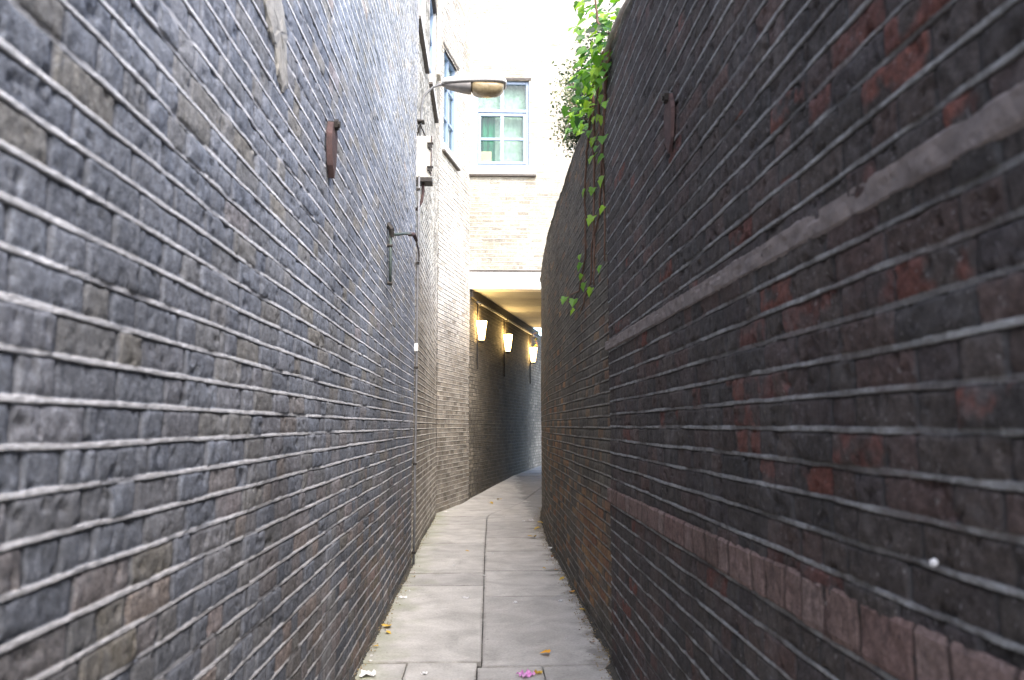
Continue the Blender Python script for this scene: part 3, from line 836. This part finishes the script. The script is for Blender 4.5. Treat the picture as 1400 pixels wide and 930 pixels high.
# ================================================================== RIGHT wall
XR = .752; XF = .786; YS = 4.80
def ztop_r(y): return np.interp(y, [-2, 3.9, 4.2, 4.7, 6.5, 8.2, 12, 14.9, 15.15, 25], [3.585, 3.597, 3.613, 3.646, 3.757, 3.79, 3.75, 3.78, 3.98, 3.98]) + .03 * (vnoise(y * 3.1, y * 0 + 3, 5) - .5) + .02 * (vnoise(y * 13, y * 0 + 3, 6) - .5)
rw = empty('brick_wall', (XF, 4.8, 0), 'dark purple black brick garden wall with two pinkish bands along the right side', 'wall')
def alt_r(x, y, z, r):
    zone = np.exp(-(((y - 2.0) / .9) ** 2 + ((z - 1.75) / .45) ** 2))
    return np.clip((r > .972 - .30 * zone) * .9 + (r > .95) * .3 + (r > .72) * .45 * sstep(.9, .2, z), 0, 1) * sstep(.38, .60, fbm(y * 16, z * 16, 33, 3))
sr = [i * .03 for i in range(0, 70)] + [2.0 + y for y in geo_steps(.1, YS, .0038, .0042, .03)]
brick_grid('brickwork', M['brick_dark_right'], [(XR, -2.0), (XR, YS)], 1, sr, [(2.9, FULL), (3.70, MID)], .0757, 1.392, -.02, .26, 61, parent=rw,
           proud=.0008, thick_k=.92, rough=1.3, ero=(.47, .66), gapamt=.6, altfn=alt_r, ztop=ztop_r, hp=.45, wob=.0045)
def alt_r2(x, y, z, r):
    d = np.exp(-(((y - 5.9) / 1.0) ** 2 + ((z - .55) / .42) ** 2))
    d2 = np.exp(-(((y - 8.6) / 1.2) ** 2 + ((z - .9) / .8) ** 2))
    return np.clip(sstep(.25, .7, d * (.5 + r)) + .6 * (r > 1 - .6 * d2) + (r > .88) * .5, 0, 1)
rp = [(XF, YS), (XF, 9.6), (.835, 11.2), (.90, 12.6), (1.02, 13.9), (1.30, 15.0), (2.52, 20.0)]  # unseen last stretch, run on to keep daylight off the passage wall
_, _, rS = frame(rp)
ss = [y - YS for y in geo_steps(YS, YS + rS[-1], .0042, .02, .06)]
brick_grid('brickwork', M['brick_brown_right'], rp, 1, ss, [(4.05, MID)], .0757, 1.386, -.02, .26, 67, parent=rw, proud=.002, rough=1.3, ero=(.5, .68), altfn=alt_r2, ztop=ztop_r, hp=.45)

# pinkish stone band, flush course, tilting slightly
def band(name, mat, y0, y1, zb, zt, out, n, seed, brick=None):
    verts, faces, tone, perp = [], [], [], []
    prof = [(-.02, 0), (out * .6, .0), (out, .10), (out, .3), (out, .5), (out, .7), (out, .92), (out * .5, 1.0), (-.02, 1.0)]
    ys = np.array(geo_steps(y0, y1, .004, .004, .03)); m = len(prof)
    js = np.cumsum(np.random.RandomState(seed).uniform(.10, .24, 200)) + y0 if brick else None
    rt = np.random.RandomState(seed + 1).rand(300)
    for i, y in enumerate(ys):
        b, tt = zb(y), zt(y)
        jd = 9; idx = 0
        if brick:
            idx = int(np.searchsorted(js, y)); jd = min(abs(js[max(0, idx - 1)] - y), abs(js[idx] - y))
        pj = float(1 - sstep(.003, .012, jd))
        for j, (o, f) in enumerate(prof):
            w = (fbm(np.array([y * 22.]), np.array([f * 2.5 + 9]), seed + 2, 4)[0] - .5)
            w2 = (fbm(np.array([y * 6.]), np.array([j * 1.9]), seed + 3, 3)[0] - .5)
            oo = o if o < 0 else o + w * .012 + (rt[idx] - .5) * .0035 * bool(brick) - pj * .005
            verts.append((XR - oo, y, b + (tt - b) * f + w2 * .010))
            tone.append(rt[idx] if brick else .5); perp.append(pj)
    for i in range(len(ys) - 1):
        for j in range(m - 1):
            a = i * m + j; faces.append((a, a + 1, a + m + 1, a + m))
    faces.append(tuple(range(m))); faces.append(tuple((len(ys) - 1) * m + j for j in range(m))[::-1])
    me = bpy.data.meshes.new(name); me.from_pydata([tuple(map(float, v)) for v in verts], [], faces); me.update()
    for nm, a in (('tone', tone), ('perp', perp), ('mort', [0] * len(tone)), ('alt', [0] * len(tone)), ('gap', [0] * len(tone))):
        at = me.attributes.new(nm, 'FLOAT', 'POINT'); at.data.foreach_set('value', np.array(a, np.float32))
    return link(name, me, mat, rw)
band('stone_band', M['stone_band'], -1.8, 4.86, lambda y: 1.801 + .011 * y, lambda y: 1.867 + .009 * y, .011, 0, 71)
band('brick_band', M['red_band'], -1.8, 4.84, lambda y: .945, lambda y: 1.071 - .009 * y, .010, 0, 77, True)
# cement fillet on top of the wall
def fillet():
    bm = bmesh.new(); prev = None
    for y in np.arange(-1.9, 14.6, .06):
        x = float(np.interp(y, [q[1] for q in rp[:-1]], [q[0] for q in rp[:-1]])) if y > YS else XR
        z = float(ztop_r(np.array([y]))[0]) - .015
        j = lambda a: float(fbm(np.array([y * 5.0]), np.array([a]), 91, 3)[0] - .5)
        ring = [bm.verts.new((x + dx + .02 * j(i), y, z + dz + .03 * j(i + 30))) for i, (dx, dz) in enumerate(((.012, -.02), (-.012, .0), (-.006, .022), (.05, .05), (.13, .065), (.21, .05), (.27, .0)))]
        if prev:
            for k in range(len(ring) - 1): bm.faces.new((prev[k], ring[k], ring[k + 1], prev[k + 1]))
        prev = ring
    obj('coping', bm, M['coping'], rw, True)
fillet()
tie_plate(XR, 3.06, 2.735, 2.485, .13, .022, -1, 'dull rusty iron tie plate lying flat against the dark right wall')

# little pale stone lodged in the right wall
bm = bmesh.new(); bmesh.ops.create_icosphere(bm, subdivisions=2, radius=.007)
for v in bm.verts: v.co = v.co * random.uniform(.8, 1.2) + Vector((XR - .008, 1.323, 1.175))
tag(obj('chewing_gum', bm, M['paper']), 'small pale pink blob stuck on the dark right wall near the camera', 'gum')

# ================================================================== IVY and shrub on the right wall
def add_leaf(verts, faces, tones, p, d, up, size, tone, lobed=True):
    """curled leaf blade: d = midrib direction, up = blade normal"""
    d = d.normalized(); s = d.cross(up).normalized(); u = s.cross(d)
    if lobed:
        out = [(0, 0), (-.10, .34), (.10, .52), (.28, .36), (.44, .46), (.62, .28), (1.0, 0)]
    else:
        out = [(0, 0), (.3, .26), (.6, .24), (1.0, 0)]
    base = len(verts)
    mid = [0, .22, .5, .75]
    pts = []
    for (a, b) in out: pts.append((a, b))
    for (a, b) in out[-2:0:-1]: pts.append((a, -b))
    c = (.30, 0)
    for a, b in [c] + pts:
        z = -.25 * a * a + .28 * abs(b) - .05
        q = p + d * (a * size) + s * (b * size) + u * (z * size)
        verts.append(tuple(q)); tones.append(tone)
    n = len(pts)
    for i in range(n): faces.append((base, base + 1 + i, base + 1 + (i + 1) % n))

def leaf_obj(name, verts, faces, tones, mat, parent):
    me = bpy.data.meshes.new(name); me.from_pydata(verts, [], faces); me.update()
    at = me.attributes.new('tone', 'FLOAT', 'POINT'); at.data.foreach_set('value', np.array(tones, np.float32))
    return link(name, me, mat, parent)

def rv(s=1): return Vector((random.uniform(-s, s), random.uniform(-s, s), random.uniform(-s, s)))

ivy = empty('ivy', (XR + .1, 4.8, 3.6), 'bright green ivy trailing down the dark right wall from its top', 'ivy')
bm = bmesh.new()
xw = lambda y: (XR if y < YS else XF)
strands = [
    [(.82, 4.42, 3.72), (.745, 4.50, 3.62), (.725, 4.56, 3.54), (.73, 4.66, 3.46), (.738, 4.73, 3.37), (.752, 4.86, 3.27), (.768, 5.10, 3.02), (.77, 5.22, 2.83), (.77, 5.55, 2.70), (.77, 5.72, 2.44), (.772, 6.3, 2.32)],
    [(.88, 4.86, 3.92), (.765, 4.98, 3.83), (.74, 5.22, 3.74), (.752, 5.48, 3.66), (.765, 5.66, 3.55), (.768, 5.86, 3.42), (.77, 5.95, 3.1), (.772, 6.02, 2.7), (.772, 6.4, 2.5), (.772, 7.2, 2.58)],
    [(.85, 4.6, 3.85), (.752, 4.74, 3.74), (.73, 4.98, 3.60), (.76, 5.08, 3.43), (.766, 5.02, 3.2), (.768, 5.0, 2.9), (.768, 5.0, 2.45)],
    [(.80, 5.3, 3.8), (.752, 5.35, 3.72), (.765, 5.42, 3.45), (.768, 5.45, 3.05), (.768, 5.47, 2.6), (.768, 5.5, 2.38)],
    [(.95, 4.1, 3.7), (.80, 4.3, 3.9), (.70, 4.5, 4.0), (.66, 4.65, 4.02)],
    [(.95, 4.3, 3.75), (.82, 4.6, 4.05), (.76, 4.8, 4.2), (.70, 4.9, 4.32)],
    [(.90, 4.3, 3.7), (.76, 4.42, 3.68), (.71, 4.5, 3.72), (.68, 4.6, 3.86), (.67, 4.65, 4.05)],
]
for st in strands:
    pts = []
    for a, b in zip(st[:-1], st[1:]):
        for i in range(4):
            f = i / 4; q = Vector(a).lerp(Vector(b), f) + rv(.006); q.x = min(q.x, xw(q.y) - .006) if q.z < 3.6 else q.x
            pts.append(q)
    pts.append(Vector(st[-1]))
    m = len(pts); tube(bm, pts, [.012 * (1 - .65 * i / m) + .001 for i in range(m)], 6)
obj('stem', bm, M['wood_stem'], ivy, True)
bm = bmesh.new()
tube(bm, [(.86, 3.75, 3.70), (.79, 3.95, 3.68), (.752, 4.15, 3.665), (.735, 4.35, 3.655), (.728, 4.55, 3.63), (.735, 4.68, 3.58), (.742, 4.78, 3.50)], [.022, .021, .02, .019, .017, .013, .008], 8)
obj('trunk', bm, M['pale_wood'], ivy, True)
V, F, T = [], [], []
# leaves on the hanging strands: (y, z) on the wall
hang = [(4.46, 3.29), (5.32, 3.59), (4.9, 3.54), (5.84, 3.8), (5.05, 3.44), (5.48, 3.5), (4.69, 3.16), (5.06, 3.22), (5.27, 3.24), (4.95, 3.02), (5.44, 3.06), (5.89, 3.2), (4.78, 2.75), (5.45, 2.86), (6.02, 2.72), (6.02, 2.63),
        (5.0, 2.42), (6.03, 2.49), (5.49, 2.37), (7.3, 2.6), (6.65, 2.46), (6.54, 2.36), (5.13, 3.66), (5.72, 3.66), (4.82, 3.1), (4.52, 3.48), (5.2, 3.52), (4.95, 3.60), (5.38, 3.40), (4.7, 3.50), (5.6, 3.6), (4.86, 3.36), (5.15, 3.34), (6.08, 2.66), (5.95, 2.55)]
for (y, z) in hang:
    p = Vector((xw(y) - random.uniform(.02, .05), y + random.uniform(-.03, .03), z + random.uniform(-.02, .02)))
    add_leaf(V, F, T, p, Vector((-.45, -.25 + random.uniform(-.5, .5), -.75 + random.uniform(-.3, .4))), Vector((-.55, -.55, .65)) + rv(.3), random.uniform(.05, .088), random.uniform(.6, 1.0))
# the mass spilling over the top
for i in range(240):
    f = random.random()
    y = 4.35 + 1.6 * f; top = float(ztop_r(np.array([y]))[0])
    p = Vector((random.gauss(.685, .045), y, top + random.gauss(.02 + .0 * f, .10)))
    if random.random() < .45: p = Vector((random.uniform(.61, .82), random.uniform(4.35, 5.3), top + random.uniform(.12, .75)))
    if p.x > xw(y) - .02 and p.z < top + .05: p.x = xw(y) - random.uniform(.02, .07)
    add_leaf(V, F, T, p, Vector((-.6, -.2, -.5)) + rv(.6), Vector((-.4, -.5, .75)) + rv(.45), random.uniform(.05, .085), min(1, max(0, random.gauss(.60, .28))))
leaf_obj('leaves', V, F, T, M['ivy_leaf'], ivy)

sh = empty('bush', (.98, 6.9, 3.8), 'loose pale and dark green bush overhanging the top of the right wall behind the ivy', 'bush')
bm = bmesh.new()
tips = []
for i in range(26):
    a = Vector((random.uniform(.9, 1.15), random.uniform(6.2, 7.4), 3.72))
    e = Vector((random.uniform(.70, 1.15), random.uniform(6.1, 7.5), random.uniform(3.95, 4.75)))
    if i % 3 == 0: e = Vector((random.uniform(.66, .78), random.uniform(6.3, 7.2), random.uniform(4.0, 4.5)))
    mid = a.lerp(e, .5) + Vector((random.uniform(-.05, .1), 0, .12))
    tube(bm, [a, mid, e], [.009, .006, .003], 5); tips += [(a, mid, e)]
obj('branches', bm, M['wood_stem'], sh)
V, F, T = [], [], []
cl = [e for (_, _, e) in tips] + [m for (_, m, _) in tips]
for i in range(6500):
    c = random.choice(cl)
    p = c + Vector((random.gauss(0, .075), random.gauss(0, .10), random.gauss(0, .085)))
    p.x += .05
    if p.z < 3.90 and p.x < .80: continue
    if p.z < 3.86 : continue
    out = sstep(.86, .72, np.array(p.x)).item()  # leaves toward the alley painted paler for the overexposed edge
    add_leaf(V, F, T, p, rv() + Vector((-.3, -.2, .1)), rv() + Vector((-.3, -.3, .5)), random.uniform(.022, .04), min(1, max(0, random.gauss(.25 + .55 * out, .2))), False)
leaf_obj('foliage', V, F, T, M['bush_leaf'], sh)

# small sprig on the passage conduit
spg = empty('sprig', pp(6.25, .12, 3.8), 'pale leafy sprig caught on the conduit by the farthest passage lamp', 'plant')
bm = bmesh.new(); b0 = pp(6.2, .10, 3.83)
tube(bm, [b0, b0 + Vector((.05, -.05, .05)), b0 + Vector((.02, -.10, -.12)), b0 + Vector((.10, -.1, -.35))], .006, 5)
obj('stem', bm, M['wood_stem'], spg)
V, F, T = [], [], []
for q in ((.0, -.05, .10), (-.15, -.08, -.02), (.1, -.08, -.10), (.10, -.1, -.30), (.0, -.1, -.36), (.15, -.1, .05)):
    add_leaf(V, F, T, b0 + Vector(q), Vector((-.8, -.2, -.2)) + rv(.5), Vector((0, -.6, .8)) + rv(.3), .13, random.uniform(.5, .9), False)
leaf_obj('leaves', V, F, T, M['bush_leaf'], spg)

# ================================================================== litter on the pavement
def flat_leaf(name, x, y, size, mat, label, cat, group, rz):
    V, F, T = [], [], []
    add_leaf(V, F, T, Vector((0, 0, .0)), Vector((1, 0, .05)), Vector((0, 0, 1)), size, .5)
    zmin = min(v[2] for v in V)
    V = [(a, b, c - zmin) for a, b, c in V]
    me = bpy.data.meshes.new(name); me.from_pydata(V, [], F); me.update()
    o = link(name, me, mat); o.location = (x, y, floor_z(y) + .003); o.rotation_euler = (random.uniform(-.1, .1), random.uniform(-.1, .1), rz)
    return tag(o, label, cat, group)
leaf_list = [(.404, 5.05, .085, 'leaf_orange', 'orange fallen leaf on the joint in the right hand slabs nearest the camera'),
    (-.672, 5.72, .10, 'leaf_yellow', 'yellow fallen leaf at the foot of the left wall'),
    (.60, 10.1, .16, 'leaf_yellow', 'large yellow leaf lying flat out in the right half of the path'),
    (.735, 6.2, .07, 'leaf_yellow', None), (.74, 7.45, .08, 'leaf_yellow', None), (.745, 6.85, .07, 'leaf_orange', None), (.735, 5.9, .06, 'leaf_brown', None),
    (.75, 8.7, .08, 'leaf_brown', None), (.76, 11.0, .13, 'leaf_yellow', None), (.78, 11.6, .12, 'leaf_yellow', None), (-.66, 5.6, .06, 'leaf_yellow', None),
    (-.65, 7.6, .06, 'leaf_yellow', None), (.71, 5.3, .05, 'leaf_brown', None), (.70, 7.9, .05, 'leaf_orange', None), (.1, 14.6, .14, 'leaf_yellow', None), (.3, 15.0, .12, 'leaf_yellow', None),
    (-.67, 5.25, .05, 'leaf_yellow', None), (-.20, 9.1, .06, 'leaf_yellow', None), (.58, 8.0, .05, 'leaf_yellow', None)]
common = 'small dead leaf lying near a wall on the paving'
for (x, y, s, m, lab) in leaf_list:
    flat_leaf('fallen_leaf', x, y, s * .75, M[m], lab or common, 'leaf', 'dead leaves along the path', random.uniform(0, 6.3)) if lab is None else \
        flat_leaf('fallen_leaf', x, y, s * .75, M[m], lab, 'leaf', None, random.uniform(0, 6.3))

def scrap(x, y, w, l, mat, label, group=None, h=.012):
    w *= .75; l *= .75
    n = 6
    bm = bmesh.new(); g = {}
    for i in range(n + 1):
        for j in range(n + 1):
            u, v = i / n - .5, j / n - .5
            e = 1 - .25 * random.random() if abs(u) == .5 or abs(v) == .5 else 1
            g[i, j] = bm.verts.new((u * w * e + random.uniform(-.1, .1) * w / n, v * l * e + random.uniform(-.1, .1) * l / n, random.random() ** 2 * h + .0015))
    for i in range(n):
        for j in range(n): bm.faces.new((g[i, j], g[i + 1, j], g[i + 1, j + 1], g[i, j + 1]))
    o = obj('paper_scrap', bm, mat); o.location = (x, y, floor_z(y) + .003); o.rotation_euler.z = random.uniform(0, 6.3)
    return tag(o, label, 'paper', group)
scrap(.24, 4.64, .10, .13, M['pink_paper'], 'crumpled pink and purple paper at the near edge of the path', h=.03)
scrap(.31, 4.68, .05, .07, M['leaf_yellow'], 'yellow torn paper beside the pink and purple one', h=.02)
scrap(-.645, 4.68, .10, .13, M['paper'], 'white paper scrap against the left wall nearest the camera', h=.025)
scrap(-.335, 4.69, .055, .05, M['paper'], 'small white scrap on the left half of the nearest row of slabs', h=.015)
scrap(-.145, 6.69, .09, .06, M['paper'], 'white scrap left of the middle joint, halfway to the conduit', h=.012)
scrap(-.655, 6.72, .08, .10, M['paper'], 'white scrap beside the left wall just before the conduit', h=.012)
cw = 'tiny pale scrap of litter on the paving'
for (x, y, w, l) in ((.25, 6.5, .06, .045), (.62, 6.55, .07, .05), (.0, 7.64, .04, .03), (.765, 9.3, .10, .09), (.72, 8.6, .05, .05), (-.61, 13.2, .12, .10), (.30, 12.5, .07, .06), (.58, 11.9, .09, .06), (-.63, 6.97, .05, .04), (.70, 12.0, .09, .10),
                     (-.67, 4.95, .025, .02), (-.68, 5.05, .02, .02), (.55, 5.4, .02, .015), (.1, 8.9, .04, .03), (-.3, 8.2, .035, .03)):
    scrap(x, y, w, l, M['paper'], cw, 'tiny pale litter scraps')
# grit banked against the wall feet
def grit_bank(pts, sgn):
    bm = bmesh.new(); prev = None
    for (x, y) in pts:
        wd = .006 + (.06 if sgn > 0 else .03) * float(fbm(np.array([y * 3.1]), np.array([sgn * 3.3]), 121, 4)[0]) ** 1.6; hh = .004 + (.035 if sgn > 0 else .018) * float(fbm(np.array([y * 4.7]), np.array([sgn * 5.1]), 131, 4)[0])
        z = floor_z(y)
        ring = [bm.verts.new((x + sgn * .03, y, z + hh)), bm.verts.new((x - sgn * wd * .3 + random.uniform(-.003, .003), y, z + hh * .55)), bm.verts.new((x - sgn * wd + random.uniform(-.005, .005), y, z + .001)), bm.verts.new((x - sgn * wd * 1.1, y, z - .01))]
        if prev:
            for k in range(3): bm.faces.new((prev[k], ring[k], ring[k + 1], prev[k + 1]))
        prev = ring
    return bm
gy = np.arange(-1.5, 14.0, .025)
tag(obj('grit', grit_bank([(float(np.interp(y, [q[1] for q in rp], [q[0] for q in rp])) if y > YS else XR, float(y)) for y in gy], 1), M['grit']), 'dark grit and dirt banked along the foot of the right wall', 'dirt', kind='stuff')
tag(obj('grit', grit_bank([(XL if y < 8.3 else XB, float(y)) for y in gy if y < 12.9], -1), M['grit']), 'dark grit and moss banked along the foot of the left wall', 'dirt', kind='stuff')
# crumbs of dirt and leaf along the wall feet
V, F = [], []
for i in range(2600):
    y = 3.0 + 11 * random.random() ** 1.3
    if random.random() < .7:
        xe = XF if y > YS else XR
        if y > 9.6: xe = float(np.interp(y, [q[1] for q in rp], [q[0] for q in rp]))
        x = xe - abs(random.gauss(.01, .05))
    else:
        xe = XL if y < 8.3 else XB
        if y > 12.9: continue
        x = xe + abs(random.gauss(.01, .035))
    s = random.uniform(.003, .011); a = random.uniform(0, 6.3); b = len(V)
    for k in range(4):
        V.append((x + s * math.cos(a + k * 1.57) * random.uniform(.5, 1), y + s * 1.3 * math.sin(a + k * 1.57) * random.uniform(.5, 1), .003 + random.uniform(0, .008)))
    F += [(b, b + 1, b + 2), (b, b + 2, b + 3), (b, b + 1, b + 3)]
me = bpy.data.meshes.new('leaf_debris'); me.from_pydata(V, [], F); me.update()
tag(link('leaf_debris', me, M['debris']), 'crumbs of dry leaf and grit gathered along the foot of the walls', 'debris', kind='stuff')

# ================================================================== camera
cam = bpy.data.cameras.new('camera'); co = bpy.data.objects.new('camera', cam); COL.objects.link(co)
co.location = (0, 0, 1.4); co.rotation_euler = (R(90 + 6.133), 0, R(-1.99))
cam.sensor_width = 36; cam.lens = 28.0; cam.clip_start = .05; cam.clip_end = 400
cam.dof.use_dof = True; cam.dof.focus_distance = 7.0; cam.dof.aperture_fstop = 3.2
scene.camera = co

# ================================================================== light
SUN_EL, SUN_AZ = 50, 158       # azimuth measured clockwise from +Y
w = bpy.data.worlds.new('World'); scene.world = w; w.use_nodes = True
nt = w.node_tree
sky = nt.nodes.new('ShaderNodeTexSky'); sky.sky_type = 'NISHITA'; sky.sun_disc = False
sky.sun_elevation = R(SUN_EL); sky.sun_rotation = R(SUN_AZ); sky.air_density = 1.0; sky.dust_density = 3.0; sky.ozone_density = 1.0
nt.links.new(sky.outputs[0], nt.nodes['Background'].inputs[0]); nt.nodes['Background'].inputs[1].default_value = .95
S = bpy.data.lights.new('sun', 'SUN'); S.energy = 2.7; S.angle = R(35); S.color = (1, .95, .86)
so = bpy.data.objects.new('sun', S); COL.objects.link(so)
dv = Vector((math.sin(R(SUN_AZ)) * math.cos(R(SUN_EL)), math.cos(R(SUN_AZ)) * math.cos(R(SUN_EL)), math.sin(R(SUN_EL))))
so.rotation_euler = dv.to_track_quat('Z', 'Y').to_euler(); so.location = (0, -5, 20)

scene.view_settings.view_transform = 'Standard'; scene.view_settings.look = 'None'; scene.view_settings.exposure = 0
scene.cycles.use_denoising = True
scene.cycles.max_bounces = 8; scene.cycles.diffuse_bounces = 5
